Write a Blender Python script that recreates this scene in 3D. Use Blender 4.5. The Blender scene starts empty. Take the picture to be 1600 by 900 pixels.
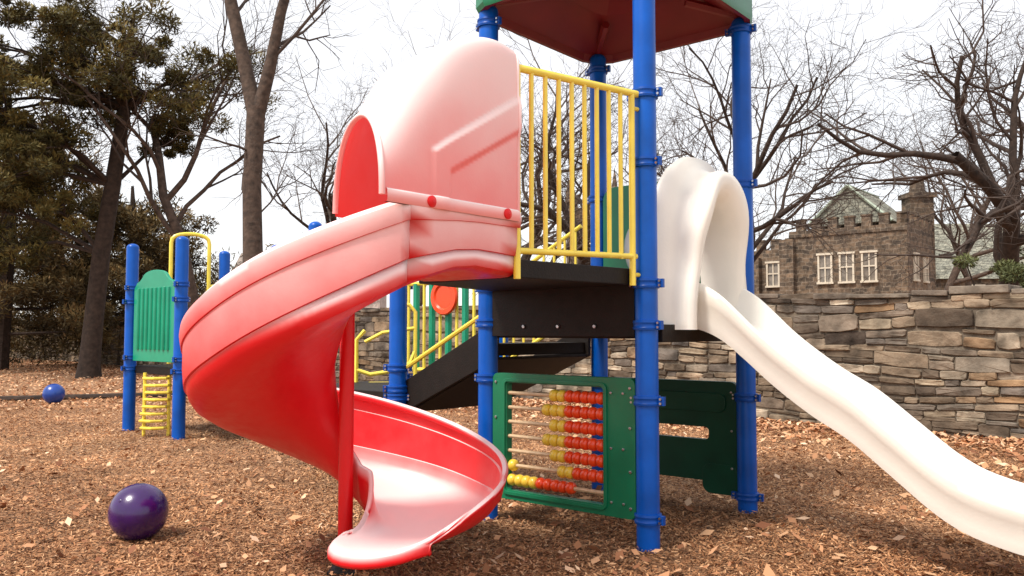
import bpy, math, random
import numpy as np
from mathutils import Vector, Matrix
random.seed(7); rng=np.random.default_rng(7)
S=bpy.context.scene
S.view_settings.view_transform='Standard'; S.view_settings.look='None'; S.view_settings.exposure=0
COL=S.collection
# ------------------------------------------------------------ materials
def mat(name,col,rough=.5,var=.12,scale=6,bump=.0,bscale=40,coat=0,metal=0,spec=.5,sss=0):
    m=bpy.data.materials.new(name); m.use_nodes=True
    n=m.node_tree.nodes; l=m.node_tree.links; b=n['Principled BSDF']
    tc=n.new('ShaderNodeTexCoord')
    no=n.new('ShaderNodeTexNoise'); no.inputs['Scale'].default_value=scale; no.inputs['Detail'].default_value=6
    l.new(tc.outputs['Object'],no.inputs['Vector'])
    r=n.new('ShaderNodeValToRGB'); c=np.array(col)
    r.color_ramp.elements[0].position=.3; r.color_ramp.elements[1].position=.7
    r.color_ramp.elements[0].color=(*np.clip(c*(1-var),0,1),1); r.color_ramp.elements[1].color=(*np.clip(c*(1+var),0,1),1)
    l.new(no.outputs['Fac'],r.inputs['Fac']); l.new(r.outputs['Color'],b.inputs['Base Color'])
    b.inputs['Roughness'].default_value=rough; b.inputs['Metallic'].default_value=metal
    b.inputs['Coat Weight'].default_value=coat; b.inputs['Coat Roughness'].default_value=.12
    b.inputs['Specular IOR Level'].default_value=spec
    if bump>0:
        n2=n.new('ShaderNodeTexNoise'); n2.inputs['Scale'].default_value=bscale; n2.inputs['Detail'].default_value=8
        l.new(tc.outputs['Object'],n2.inputs['Vector'])
        bp=n.new('ShaderNodeBump'); bp.inputs['Strength'].default_value=bump; bp.inputs['Distance'].default_value=.02
        l.new(n2.outputs['Fac'],bp.inputs['Height']); l.new(bp.outputs['Normal'],b.inputs['Normal'])
    return m
def faded_toplit_mat(name,deep,pale,lo,hi,rough=.36,zlo=None,zhi=None,zamt=.6,translucent=0,inner=None):
    """faded plastic with highlights on upward facing and higher surfaces painted into its colour; the inner face keeps its pigment"""
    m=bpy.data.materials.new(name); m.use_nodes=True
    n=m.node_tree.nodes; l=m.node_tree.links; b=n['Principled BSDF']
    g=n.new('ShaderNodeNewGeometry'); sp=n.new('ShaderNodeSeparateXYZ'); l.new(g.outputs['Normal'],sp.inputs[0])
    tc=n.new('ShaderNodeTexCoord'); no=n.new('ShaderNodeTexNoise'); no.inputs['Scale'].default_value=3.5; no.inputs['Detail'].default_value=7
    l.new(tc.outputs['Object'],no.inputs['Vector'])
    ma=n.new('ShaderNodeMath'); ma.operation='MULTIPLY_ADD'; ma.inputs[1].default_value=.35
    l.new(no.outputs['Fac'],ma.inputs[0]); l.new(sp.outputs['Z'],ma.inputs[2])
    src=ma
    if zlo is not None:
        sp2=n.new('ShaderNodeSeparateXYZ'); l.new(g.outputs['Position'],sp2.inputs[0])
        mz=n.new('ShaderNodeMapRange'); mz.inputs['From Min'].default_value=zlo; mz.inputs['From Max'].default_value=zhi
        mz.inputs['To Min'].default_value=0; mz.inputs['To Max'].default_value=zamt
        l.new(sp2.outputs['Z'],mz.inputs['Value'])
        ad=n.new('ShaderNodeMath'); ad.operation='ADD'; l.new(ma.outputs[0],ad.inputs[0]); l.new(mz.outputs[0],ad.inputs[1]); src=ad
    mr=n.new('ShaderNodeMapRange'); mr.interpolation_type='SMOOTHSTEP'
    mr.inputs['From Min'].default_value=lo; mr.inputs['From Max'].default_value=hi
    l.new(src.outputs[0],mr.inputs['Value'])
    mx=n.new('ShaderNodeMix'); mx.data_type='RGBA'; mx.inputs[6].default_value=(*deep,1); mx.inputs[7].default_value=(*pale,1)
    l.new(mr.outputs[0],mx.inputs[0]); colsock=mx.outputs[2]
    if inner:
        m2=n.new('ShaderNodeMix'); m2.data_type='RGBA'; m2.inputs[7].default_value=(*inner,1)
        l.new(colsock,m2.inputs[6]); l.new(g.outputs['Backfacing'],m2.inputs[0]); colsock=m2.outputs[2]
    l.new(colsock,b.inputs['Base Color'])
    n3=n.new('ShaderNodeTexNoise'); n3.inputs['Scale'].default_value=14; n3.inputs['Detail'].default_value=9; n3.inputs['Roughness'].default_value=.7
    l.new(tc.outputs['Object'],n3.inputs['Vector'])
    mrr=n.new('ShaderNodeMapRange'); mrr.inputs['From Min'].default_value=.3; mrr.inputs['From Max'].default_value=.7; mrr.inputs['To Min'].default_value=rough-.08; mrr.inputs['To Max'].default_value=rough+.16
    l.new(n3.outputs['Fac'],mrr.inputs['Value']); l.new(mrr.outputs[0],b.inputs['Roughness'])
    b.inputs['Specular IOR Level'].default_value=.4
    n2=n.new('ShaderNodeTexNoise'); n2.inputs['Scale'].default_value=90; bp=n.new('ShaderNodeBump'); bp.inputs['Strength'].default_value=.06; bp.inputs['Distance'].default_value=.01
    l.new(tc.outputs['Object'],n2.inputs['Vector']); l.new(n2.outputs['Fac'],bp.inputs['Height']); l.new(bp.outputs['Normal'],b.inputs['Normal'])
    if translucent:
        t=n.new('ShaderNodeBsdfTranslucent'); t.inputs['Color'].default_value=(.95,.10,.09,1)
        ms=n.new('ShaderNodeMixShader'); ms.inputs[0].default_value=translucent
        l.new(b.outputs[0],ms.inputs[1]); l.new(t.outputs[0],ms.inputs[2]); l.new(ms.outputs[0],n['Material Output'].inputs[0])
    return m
def attr_mat(name,stops,rough=.85,bump=.4,bscale=30,nscale=8,nmix=.35,trans=0):
    m=bpy.data.materials.new(name); m.use_nodes=True
    n=m.node_tree.nodes; l=m.node_tree.links; b=n['Principled BSDF']
    a=n.new('ShaderNodeAttribute'); a.attribute_name='rnd'
    r=n.new('ShaderNodeValToRGB'); e=r.color_ramp.elements
    while len(e)<len(stops): e.new(.5)
    for i,(p,c) in enumerate(stops): e[i].position=p; e[i].color=(*c,1)
    l.new(a.outputs['Fac'],r.inputs['Fac'])
    tc=n.new('ShaderNodeTexCoord'); no=n.new('ShaderNodeTexNoise'); no.inputs['Scale'].default_value=nscale; no.inputs['Detail'].default_value=8
    l.new(tc.outputs['Object'],no.inputs['Vector'])
    mr=n.new('ShaderNodeMapRange'); mr.inputs['From Min'].default_value=.3; mr.inputs['From Max'].default_value=.7
    mr.inputs['To Min'].default_value=1-nmix; mr.inputs['To Max'].default_value=1+nmix; l.new(no.outputs['Fac'],mr.inputs['Value'])
    vm=n.new('ShaderNodeVectorMath'); vm.operation='SCALE'; l.new(r.outputs['Color'],vm.inputs[0]); l.new(mr.outputs[0],vm.inputs['Scale'])
    l.new(vm.outputs[0],b.inputs['Base Color']); b.inputs['Roughness'].default_value=rough
    b.inputs['Specular IOR Level'].default_value=.25
    if bump>0:
        n2=n.new('ShaderNodeTexNoise'); n2.inputs['Scale'].default_value=bscale; n2.inputs['Detail'].default_value=9
        l.new(tc.outputs['Object'],n2.inputs['Vector'])
        bp=n.new('ShaderNodeBump'); bp.inputs['Strength'].default_value=bump; bp.inputs['Distance'].default_value=.02
        l.new(n2.outputs['Fac'],bp.inputs['Height']); l.new(bp.outputs['Normal'],b.inputs['Normal'])
    return m
def masonry_mat(name,c1,c2,mortar,sx=1.6,rh=.25):
    m=bpy.data.materials.new(name); m.use_nodes=True
    n=m.node_tree.nodes; l=m.node_tree.links; b=n['Principled BSDF']
    tc=n.new('ShaderNodeTexCoord'); no=n.new('ShaderNodeTexNoise'); no.inputs['Scale'].default_value=1.6; no.inputs['Detail'].default_value=4
    l.new(tc.outputs['Object'],no.inputs['Vector'])
    sp=n.new('ShaderNodeSeparateXYZ'); l.new(tc.outputs['Object'],sp.inputs[0])
    ad=n.new('ShaderNodeMath'); ad.operation='SUBTRACT'; l.new(sp.outputs['X'],ad.inputs[0]); l.new(sp.outputs['Y'],ad.inputs[1])
    cb=n.new('ShaderNodeCombineXYZ'); l.new(ad.outputs[0],cb.inputs[0]); l.new(sp.outputs['Z'],cb.inputs[1])
    va=n.new('ShaderNodeVectorMath'); va.operation='MULTIPLY_ADD'; va.inputs[1].default_value=(.4,.4,.4)
    l.new(no.outputs['Color'],va.inputs[0]); l.new(cb.outputs[0],va.inputs[2])
    bt=n.new('ShaderNodeTexBrick'); bt.inputs['Scale'].default_value=1; bt.inputs['Brick Width'].default_value=sx*.38; bt.inputs['Row Height'].default_value=rh
    bt.inputs['Mortar Size'].default_value=.02; bt.inputs['Color1'].default_value=(*c1,1); bt.inputs['Color2'].default_value=(*c2,1); bt.inputs['Mortar'].default_value=(*mortar,1)
    l.new(va.outputs[0],bt.inputs['Vector'])
    n3=n.new('ShaderNodeTexNoise'); n3.inputs['Scale'].default_value=3; n3.inputs['Detail'].default_value=10; n3.inputs['Roughness'].default_value=.7; l.new(tc.outputs['Object'],n3.inputs['Vector'])
    mr=n.new('ShaderNodeMapRange'); mr.inputs['From Min'].default_value=.35; mr.inputs['From Max'].default_value=.65; mr.inputs['To Min'].default_value=.35; mr.inputs['To Max'].default_value=1.5
    l.new(n3.outputs['Fac'],mr.inputs['Value'])
    vm=n.new('ShaderNodeVectorMath'); vm.operation='SCALE'; l.new(bt.outputs['Color'],vm.inputs[0]); l.new(mr.outputs[0],vm.inputs['Scale'])
    l.new(vm.outputs[0],b.inputs['Base Color']); b.inputs['Roughness'].default_value=.9
    return m
BLUE=mat('blue_paint',(.0,.085,.44),.32,.2,5,.03,60,coat=.0,spec=.3)
BLUE2=mat('blue_clamp_paint',(.0,.065,.36),.38,.15,5,spec=.3)
YEL=mat('yellow_paint',(.90,.70,.08),.35,.1,8,coat=.2)
GRN=mat('green_plastic',(.001,.165,.072),.38,.15,5,.04,120,coat=.1)
GRN2=mat('light_green_plastic',(.002,.28,.155),.4,.12,5,.04,120,coat=.1)
GRND=mat('dark_green_plastic',(.001,.055,.028),.42,.2,5,.04,120,coat=.0,spec=.3)
MAROON=mat('maroon_plastic',(.19,.014,.018),.5,.15,3)
DECK=mat('dark_coated_steel',(.012,.008,.006),.6,.25,12,.15,90,spec=.25)
METAL=mat('bolt_metal',(.45,.45,.47),.3,.1,10,metal=1)
BLACK=mat('black_rubber',(.010,.010,.010),.6,.2,10)
RED=faded_toplit_mat('faded_toplit_red_plastic',(.74,.005,.012),(.96,.70,.68),.08,1.18,zlo=.85,zhi=1.75,zamt=.72)  # pale end holds both pigment fading and painted brightness of the upper faces
REDIN=faded_toplit_mat('deep_red_plastic',(.72,.004,.008),(.85,.06,.07),.8,1.5)
HOODP=faded_toplit_mat('bleached_toplit_pink_plastic',(.88,.26,.25),(.97,.87,.85),.0,.80,zlo=1.75,zhi=2.5,translucent=.26,inner=(.86,.004,.008))  # faded pink, with the near-white top highlight painted into the base colour
BRIM=faded_toplit_mat('bleached_toplit_pink_rim',(.90,.32,.30),(.96,.82,.80),.0,.85,zlo=1.7,zhi=2.6)
WHITE=mat('cream_plastic',(.87,.83,.75),.40,.05,3,.04,60,coat=.05)
ROD=mat('pale_wood_rod',(.66,.47,.28),.5,.15,30)
BR=mat('red_bead_plastic',(.84,.065,.010),.3,.1,20,coat=.2)
BY=mat('yellow_bead_plastic',(.88,.60,.06),.3,.1,20,coat=.2)
GLASS=mat('clear_bubble_plastic',(.55,.58,.58),.15,.05,3)
PURP=mat('purple_ball_rubber',(.035,.004,.09),.25,.3,7,.03,60,coat=.3)
BBALL=mat('blue_ball_rubber',(.004,.045,.28),.3,.2,7,coat=.3)
BARK=mat('grey_brown_bark',(.075,.050,.037),.95,.5,9,.9,14)
BARKD=mat('dark_bark',(.040,.025,.018),.95,.45,9,.9,14)
TWIG=mat('twig_bark',(.058,.038,.029),.9,.3,3)
TWIGF=mat('hazy_twig_bark',(.095,.070,.056),.9,.3,3)  # paler than the near twigs: distance haze painted into the bark colour
STONEC=attr_mat('fieldstone',[(0,(.060,.045,.035)),(.2,(.15,.11,.075)),(.38,(.26,.195,.135)),(.55,(.12,.10,.085)),(.72,(.30,.24,.17)),(.86,(.21,.125,.065)),(1,(.40,.335,.255))],.9,1.0,14,4,.65)
MORTAR=mat('wall_mortar',(.14,.11,.08),.95,.4,15,.6,30)
CASTLE=masonry_mat('castle_masonry',(.185,.125,.08),(.07,.052,.038),(.20,.16,.12))
CASTLE2=masonry_mat('pale_masonry',(.50,.42,.38),(.44,.36,.32),(.48,.43,.40))
SLATE=masonry_mat('slate_roof',(.28,.27,.21),(.21,.21,.17),(.11,.11,.09),1.0,.2)
BROWNROOF=masonry_mat('brown_roof',(.30,.24,.20),(.24,.19,.16),(.13,.11,.09),1,.2)
COPPER=mat('green_copper',(.36,.42,.33),.6,.15,4)
TRIM=mat('window_trim',(.62,.55,.44),.6,.1,5)
PANE=mat('window_glass',(.20,.17,.14),.12,.5,2,spec=.8)
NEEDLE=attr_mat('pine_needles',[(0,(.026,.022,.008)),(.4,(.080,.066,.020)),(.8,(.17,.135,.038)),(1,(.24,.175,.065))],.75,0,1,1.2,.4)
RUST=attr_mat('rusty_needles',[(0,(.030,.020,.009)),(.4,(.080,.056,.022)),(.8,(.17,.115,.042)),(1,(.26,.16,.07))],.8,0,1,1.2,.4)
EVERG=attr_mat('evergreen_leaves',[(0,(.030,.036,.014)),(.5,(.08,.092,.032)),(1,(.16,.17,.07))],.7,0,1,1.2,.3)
CHIP=attr_mat('wood_chips',[(0,(.065,.026,.012)),(.3,(.23,.10,.044)),(.6,(.47,.235,.110)),(.85,(.66,.40,.22)),(1,(.82,.62,.42))],.9,0,1,1.1,.40)
LEAF=attr_mat('fallen_leaves',[(0,(.18,.07,.035)),(.4,(.46,.21,.10)),(.8,(.65,.38,.21)),(1,(.76,.53,.36))],.8,0,1,2,.2)
# ------------------------------------------------------------ builder
class MB:
    def __init__(s): s.v=[]; s.f=[]; s.m=[]
    def add(s,v,f,m=0):
        o=len(s.v); s.v+= [tuple(p) for p in v]; s.f+=[tuple(i+o for i in q) for q in f]; s.m+=[m]*len(f)
    def box(s,o,ex,ey,ez,m=0):
        o,ex,ey,ez=[Vector(a) for a in (o,ex,ey,ez)]
        v=[o,o+ex,o+ex+ey,o+ey,o+ez,o+ex+ez,o+ex+ey+ez,o+ey+ez]
        s.add(v,[(0,3,2,1),(4,5,6,7),(0,1,5,4),(1,2,6,5),(2,3,7,6),(3,0,4,7)],m)
    def tube(s,pts,r,n=8,m=0,cap=True,dome=False):
        pts=[Vector(p) for p in pts]; k=len(pts)
        if not hasattr(r,'__len__'): r=[r]*k
        v=[]; prev=None
        for i,p in enumerate(pts):
            t=(pts[min(i+1,k-1)]-pts[max(i-1,0)])
            if t.length<1e-9: t=Vector((0,0,1))
            t.normalize()
            if prev is None:
                a=Vector((0,0,1)) if abs(t.z)<.9 else Vector((1,0,0)); x=t.cross(a).normalized()
            else:
                x=(prev-t*prev.dot(t))
                if x.length<1e-6: x=t.orthogonal()
                x.normalize()
            prev=x; y=t.cross(x)
            for j in range(n):
                a=2*math.pi*j/n; v.append(p+(x*math.cos(a)+y*math.sin(a))*r[i])
        f=[]
        for i in range(k-1):
            for j in range(n):
                a=i*n+j; b=i*n+(j+1)%n; f.append((a,b,b+n,a+n))
        if cap: f.append(tuple(range(n))[::-1]); f.append(tuple(range((k-1)*n,k*n)))
        s.add(v,f,m)
    def lathe(s,prof,n=24,o=(0,0,0),ax=None,m=0):
        M=ax or Matrix.Identity(3); o=Vector(o); v=[]; f=[]
        for r,z in prof:
            for j in range(n):
                a=2*math.pi*j/n; v.append(o+M@Vector((r*math.cos(a),r*math.sin(a),z)))
        for i in range(len(prof)-1):
            for j in range(n):
                a=i*n+j; b=i*n+(j+1)%n; f.append((a,b,b+n,a+n))
        s.add(v,f,m)
    def loft(s,rings,closed=True,caps=False,m=0):
        n=len(rings[0]); v=[p for r in rings for p in r]; f=[]
        for i in range(len(rings)-1):
            for j in range(n if closed else n-1):
                a=i*n+j; b=i*n+(j+1)%n; f.append((a,b,b+n,a+n))
        if caps: f.append(tuple(range(n))[::-1]); f.append(tuple(range((len(rings)-1)*n,len(rings)*n)))
        s.add(v,f,m)
    def panel(s,outer,o,ex,nn,th,inner=None,m=0):
        """2-D loop (along ex, up) extruded by th along nn; optional hole loop with same count"""
        o,ex,nn=Vector(o),Vector(ex),Vector(nn); up=Vector((0,0,1))
        P=lambda a,d:o+ex*a[0]+up*a[1]+nn*d
        n=len(outer)
        if inner is None:
            v=[P(a,0) for a in outer]+[P(a,th) for a in outer]
            f=[tuple(range(n))[::-1],tuple(range(n,2*n))]+[(i,(i+1)%n,(i+1)%n+n,i+n) for i in range(n)]
        else:
            v=[P(a,0) for a in outer]+[P(a,th) for a in outer]+[P(a,0) for a in inner]+[P(a,th) for a in inner]; f=[]
            for i in range(n):
                j=(i+1)%n
                f+=[(i,j,n+j,n+i),(2*n+i,3*n+i,3*n+j,2*n+j),(n+i,n+j,3*n+j,3*n+i),(i,2*n+i,2*n+j,j)]
        s.add(v,f,m)
WL={}
def finish_obj(o,parent,loc):
    COL.objects.link(o); loc=Vector(loc); WL[o.name]=loc
    if parent is not None: o.parent=parent; o.location=loc-WL[parent.name]
    else: o.location=loc
    return o
def make(name,mb,mats,parent=None,smooth=True,loc=(0,0,0),angle=40,bevel=0,solid=0,sub=0,local=False,recalc=True):
    me=bpy.data.meshes.new(name)
    v=mb.v
    if not local:
        L=Vector(loc); v=[(a[0]-L[0],a[1]-L[1],a[2]-L[2]) for a in v]
    me.from_pydata(v,[],mb.f)
    if not isinstance(mats,(list,tuple)): mats=[mats]
    for a in mats: me.materials.append(a)
    me.polygons.foreach_set('material_index',mb.m); 
    if recalc:
        import bmesh
        bm=bmesh.new(); bm.from_mesh(me); bmesh.ops.recalc_face_normals(bm,faces=bm.faces); bm.to_mesh(me); bm.free()
    if smooth:
        me.polygons.foreach_set('use_smooth',[True]*len(me.polygons)); me.set_sharp_from_angle(angle=math.radians(angle))
    o=bpy.data.objects.new(name,me); finish_obj(o,parent,loc)
    if sub: mod=o.modifiers.new('sub','SUBSURF'); mod.levels=sub; mod.render_levels=sub
    if solid: mod=o.modifiers.new('solid','SOLIDIFY'); mod.thickness=solid; mod.offset=-1
    if bevel: mod=o.modifiers.new('bev','BEVEL'); mod.width=bevel; mod.segments=2; mod.limit_method='ANGLE'
    return o
def empty(name,loc=(0,0,0),parent=None,label=None,cat=None,group=None):
    o=bpy.data.objects.new(name,None); o.empty_display_size=.2; finish_obj(o,parent,loc)
    if label: o['label']=label
    if cat: o['category']=cat
    if group: o['group']=group
    return o
def tag(o,label,cat,group=None,kind=None):
    if label: o['label']=label
    if cat: o['category']=cat
    if group: o['group']=group
    if kind: o['kind']=kind
    return o
def shared(name,me,parent,loc,rot=0):
    o=bpy.data.objects.new(name,me); finish_obj(o,parent,loc); o.rotation_euler[2]=rot; return o
def rrect(w,h,r,k=5,x0=0,z0=0):
    out=[]
    for cx,cz,a0 in ((w-r,r,-90),(w-r,h-r,0),(r,h-r,90),(r,r,180)):
        for i in range(k+1):
            a=math.radians(a0+90*i/k); out.append((x0+cx+r*math.cos(a),z0+cz+r*math.sin(a)))
    return out
def herm(xs,ys,x):
    xs=list(xs); n=len(xs)
    if x<=xs[0]: return ys[0]
    if x>=xs[-1]: return ys[-1]
    i=max(j for j in range(n-1) if xs[j]<=x)
    def d(j):
        if j==0: return (ys[1]-ys[0])/(xs[1]-xs[0])
        if j==n-1: return (ys[-1]-ys[-2])/(xs[-1]-xs[-2])
        return (ys[j+1]-ys[j-1])/(xs[j+1]-xs[j-1])
    h=xs[i+1]-xs[i]; t=(x-xs[i])/h
    return (2*t**3-3*t*t+1)*ys[i]+(t**3-2*t*t+t)*h*d(i)+(-2*t**3+3*t*t)*ys[i+1]+(t**3-t*t)*h*d(i+1)
def V2(p,z): return Vector((p[0],p[1],z))
def sstep(e,w): return min(1,max(0,e/w))**2*(3-2*min(1,max(0,e/w)))
# ------------------------------------------------------------ tower frame
A=math.radians(50)
U=Vector((math.cos(A),math.sin(A),0)); Vd=Vector((-math.sin(A),math.cos(A),0)); Wd=-Vd
P1=Vector((.743,4.6,0)); P2=P1+U*1.27; P3=P1+Vd*1.17; P4=P2+Vd*1.17
ctr=(P1+P4)/2
TS=empty('play_structure',ctr,None,'multicoloured playground structure with spiral slide, roof and abacus panel','playground structure')
def post_mesh(h,r=.0635):
    b=MB(); prof=[(r,-.05),(r,h-.05)]+[(r*math.cos(a),h-.05+.05*math.sin(a)) for a in np.linspace(.2,math.pi/2-.02,6)]+[(.0005,h)]
    b.lathe(prof,28); return b
cb=MB(); cb.lathe([(.062,-.028),(.074,-.026),(.076,-.014),(.0725,-.008),(.0725,.008),(.076,.014),(.074,.026),(.062,.028)],28)
for sx in (1,-1):
    cb.box((sx*.07-.0,-.012,-.024),(sx*.035,0,0),(0,.024,0),(0,0,.048))
    for z in (-.012,.012):
        cb.tube([(sx*.088,-.024,z),(sx*.088,.024,z)],.007,8,1)
cm=bpy.data.meshes.new('clamp'); cm.from_pydata(cb.v,[],cb.f); cm.materials.append(BLUE2); cm.materials.append(METAL)
cm.polygons.foreach_set('material_index',cb.m); cm.polygons.foreach_set('use_smooth',[True]*len(cm.polygons)); cm.set_sharp_from_angle(angle=math.radians(35))
def post(parent,p,h,clamps,rots=0,r=.0635):
    o=make('post',post_mesh(h,r),BLUE,parent,loc=(p[0],p[1],0),local=True)
    for i,z in enumerate(clamps):
        c=shared('clamp',cm,o,(p[0],p[1],z),rots+.15*math.sin(i*3.1+p[0])); 
        if r!=.0635: c.scale=(r/.0635,r/.0635,1.1)
    return o
aw=A+math.pi/2
post(TS,P1,3.33,[2.517,2.128,1.455,1.225,.811,.174],aw)
post(TS,P2,3.33,[3.24,2.18,1.235,.753,.101],aw)
post(TS,P3,3.33,[3.2,1.47,1.243,.894,.15],aw)
post(TS,P4,3.33,[3.2,2.2,1.24,.8],aw)
# roof
def octo(scale,z,cut=.12):
    cs=[P1,P2,P4,P3]; out=[]
    for i in range(4):
        c=cs[i]; pv=cs[i-1]; nx=cs[(i+1)%4]
        f=lambda q:ctr+(q-ctr)*scale
        a=f(c).lerp(f(pv),cut); b=f(c).lerp(f(nx),cut); m=(f(c)*.35+(a+b)*.325)
        for q in (a,m,b): out.append(Vector((q.x,q.y,z)))
    return out
rb=MB(); rb.loft([octo(1.17,3.27),octo(1.19,3.30),octo(1.19,3.52),octo(1.14,3.56),octo(.75,3.95,.2),octo(.2,4.3,.2)],True,False)
rb.f.append(tuple(range(60,72))); rb.m.append(0)
roof=make('roof',rb,GRN,TS,loc=ctr+Vector((0,0,3.27)),angle=25)
ub=MB(); ub.loft([octo(1.168,3.272),octo(1.12,3.272),octo(1.09,3.32),octo(.95,3.36),octo(.6,3.5,.2),octo(.55,3.46,.2),octo(.3,3.6,.2)],True,False)
ub.f.append(tuple(range(72,84))); ub.m.append(0)
for q in (P1,P2,P3,P4):
    a=ctr+(q-ctr)*1.0; ub.tube([(a.x,a.y,3.34),*( [tuple(Vector((a.x,a.y,3.33)).lerp(Vector((ctr.x,ctr.y,3.52)),.45))])],.03,6)
make('underside',ub,MAROON,roof,loc=ctr+Vector((0,0,3.3)),angle=20)
# decks
db=MB(); o=P1+U*.02+Vd*.02
db.box(V2(o,1.15),U*1.23,Vd*1.13,(0,0,.075))
make('deck',db,DECK,TS,False,loc=ctr+Vector((0,0,1.2)),bevel=.006)
Q=Vector((.024,3.95,0)); hd=(Q-P1).normalized()
eb=MB(); k1=P1-U*.005+Vd*.03; k3=P3-U*.005-Vd*.05
Q2=Vector((-.50,4.44,0))
v=[V2(k1+hd*.07,1.445),V2(Q,1.445),V2(Q2,1.445),V2(k3,1.445)]
v+=[Vector((a.x,a.y,1.535)) for a in v]; eb.add(v,[(0,1,2,3),(4,5,6,7),(0,1,5,4),(1,2,6,5),(2,3,7,6),(3,0,4,7)])
make('upper_deck',eb,DECK,TS,False,loc=(Q+P3)/2+Vector((0,0,1.45)),bevel=.006)
fb=MB(); a=P3+Wd*.06-U*.03; fb.box(V2(a,1.16),Wd*1.05,U*.03,(0,0,.30))
for t in (.25,.5,.75):
    c=a+Wd*(1.05*t); fb.tube([V2(c-U*.012,1.22),V2(c,1.22)],.012,10,1)
make('riser_panel',fb,[DECK,METAL],TS,False,loc=a+Vector((0,0,1.2)),bevel=.004)
bb=MB(); a=P1+U*.07+Wd*.02; bb.box(V2(a,1.13),U*1.13,Wd*.04,(0,0,.1)); make('deck_beam',bb,DECK,TS,False,loc=a+Vector((0,0,1.18)),bevel=.004)
# ------------------------------------------------------------ yellow barrier
yb=MB(); e=P1+hd*.06; s0=Q
yb.tube([V2(s0,2.46),V2(e,2.505)],.019,10)
yb.tube([V2(s0,1.575),V2(e.lerp(s0,.03),1.60)],.016,10)
for i in range(10):
    t=i/9; p=s0.lerp(e.lerp(s0,.06),t); edge=i in(0,9)
    zb=1.44 if edge else 1.58
    yb.tube([V2(p,zb),V2(p,2.46+.045*t)],.018 if edge else .0125,10)
for z in (1.50,2.42):
    yb.tube([V2(e.lerp(s0,.06),z),V2(P1,z+.0)],.012,8)
make('barrier',yb,YEL,TS,loc=(Q+P1)/2+Vector((0,0,1.5)))
# ------------------------------------------------------------ spiral slide
AX=Vector((-.83,4.2,0))
pp=[0,30,60,90,120,150,177,207,250,290,310,330,342,350]
ZT=[1.735,1.565,1.40,1.235,1.10,.98,.89,.80,.655,.54,.475,.385,.305,.245]
ZF=[1.385,1.16,.98,.84,.715,.585,.455,.35,.27,.235,.225,.22,.222,.225]
prof=[(.0,1.0,'i'),(.006,.75,'i'),(.02,.4,'i'),(.06,.14,'i'),(.13,.02,'i'),(.3,0,'f'),(.5,0,'f'),(.68,.005,'o'),(.80,.02,'o'),(.87,.05,'o'),(.93,.11,'o'),(.960,.19,'o'),(.976,.28,'o'),(.980,.31,'o'),(.994,.318,'o'),(1.0,.5,'o'),(1.004,.775,'o'),(1.016,.782,'o'),(1.024,.90,'o'),(1.02,.965,'o'),(1.0,1.0,'o'),(.978,.985,'o'),(.968,.94,'o')]
profB=[(.0,1.0,'i'),(.006,.75,'i'),(.02,.4,'i'),(.06,.14,'i'),(.13,.02,'i'),(.3,0,'f'),(.5,0,'f'),(.7,.0,'o'),(.86,.0,'o'),(.93,.012,'o'),(.965,.05,'o'),(.974,.12,'o'),(.978,.31,'o'),(.980,.318,'o'),(.994,.326,'o'),(1.0,.5,'o'),(1.004,.775,'o'),(1.016,.782,'o'),(1.024,.90,'o'),(1.02,.965,'o'),(1.0,1.0,'o'),(.978,.985,'o'),(.968,.94,'o')]
fe=[0,.008,.03,.08,.15,.26,.38,.50,.60,.69,.76,.815,.86,.895,.92,.94,.957,.972,.984,.993,1.0,1.007,1.012]
he=[1,.78,.48,.2,.06,0,0,0.02,.07,.15,.25,.35,.45,.55,.64,.73,.81,.88,.935,.975,1.0,.99,.93]
profE=[(f,h,a[2]) for f,h,a in zip(fe,he,prof)]
def mixp(pa,pb,t): return [(a[0]*(1-t)+b[0]*t,a[1]*(1-t)+b[1]*t,a[2]) for a,b in zip(pa,pb)]
def section(I,O,zi,zf,zt,pf):
    out=[]
    for f,h,k in pf:
        p=I.lerp(O,f)
        z= zf+(zi-zf)*h if k=='i' else (zf if k=='f' else zf+(zt-zf)*h)
        out.append(Vector((p.x,p.y,z)))
    return out
def psection(az,R,r,spread,zi,zf,zt,grow=0,drop=0,bulge=0,pf=prof,dish=0):
    out=[]
    for f,h,k in pf:
        an=az-spread*(1-f); rad=r+(R-r)*f
        z= zf+(zi-zf)*h if k=='i' else (zf if k=='f' else zf+(zt-zf)*h)
        z-=dish*4*max(0,f*(1-f))
        d=Vector((math.cos(an),math.sin(an),0)); tdir=Vector((math.sin(an),-math.cos(an),0))
        c_=math.sqrt(max(0,1-(2*f-1)**2)) if 0<f<1 else 0
        p=AX+d*rad+tdir*(grow*(.3+.7*c_)+bulge*c_); out.append(Vector((p.x,p.y,z-drop)))
    return out
def OI(az,R,r): d=Vector((math.cos(az),math.sin(az),0)); return AX+d*r,AX+d*R
I0=Vector((-.53,4.41,0)); I1,O1=OI(math.radians(-63),.885,.07)
rs1=[]
for q in (0,.2,.4,.6,.8,1.0):
    rs1.append(section(I0.lerp(I1,q),Q.lerp(O1,q),1.655,herm([0,.5,1],[1.46,1.48,1.385],q),1.755-.02*q,profB))
rings=[]
for k in range(0,141):
    p=k*346/140
    R=.76+.125*(1-sstep(p,70))+.045*sstep(p-255,60)-.075*max(0,(p-310)/36)**2; r=.07+.20*max(0,(p-265)/81)**1.6
    g=max(0,(p-265)/81)**1.6
    zf=herm(pp,ZF,p); zt=herm(pp,ZT,p); zi=zf+.27
    if p>300: zi=zf+.27-.24*sstep(p-300,46)
    pf=mixp(prof,profB,1-sstep(p,60)) if p<100 else mixp(prof,profE,sstep(p-265,65))
    rings.append(psection(math.radians(-63-p),R,r,math.radians(25)*g,zi,zf,zt,bulge=.13*g,pf=pf,dish=.01*g))
ztl=herm(pp,ZT,346)
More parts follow.
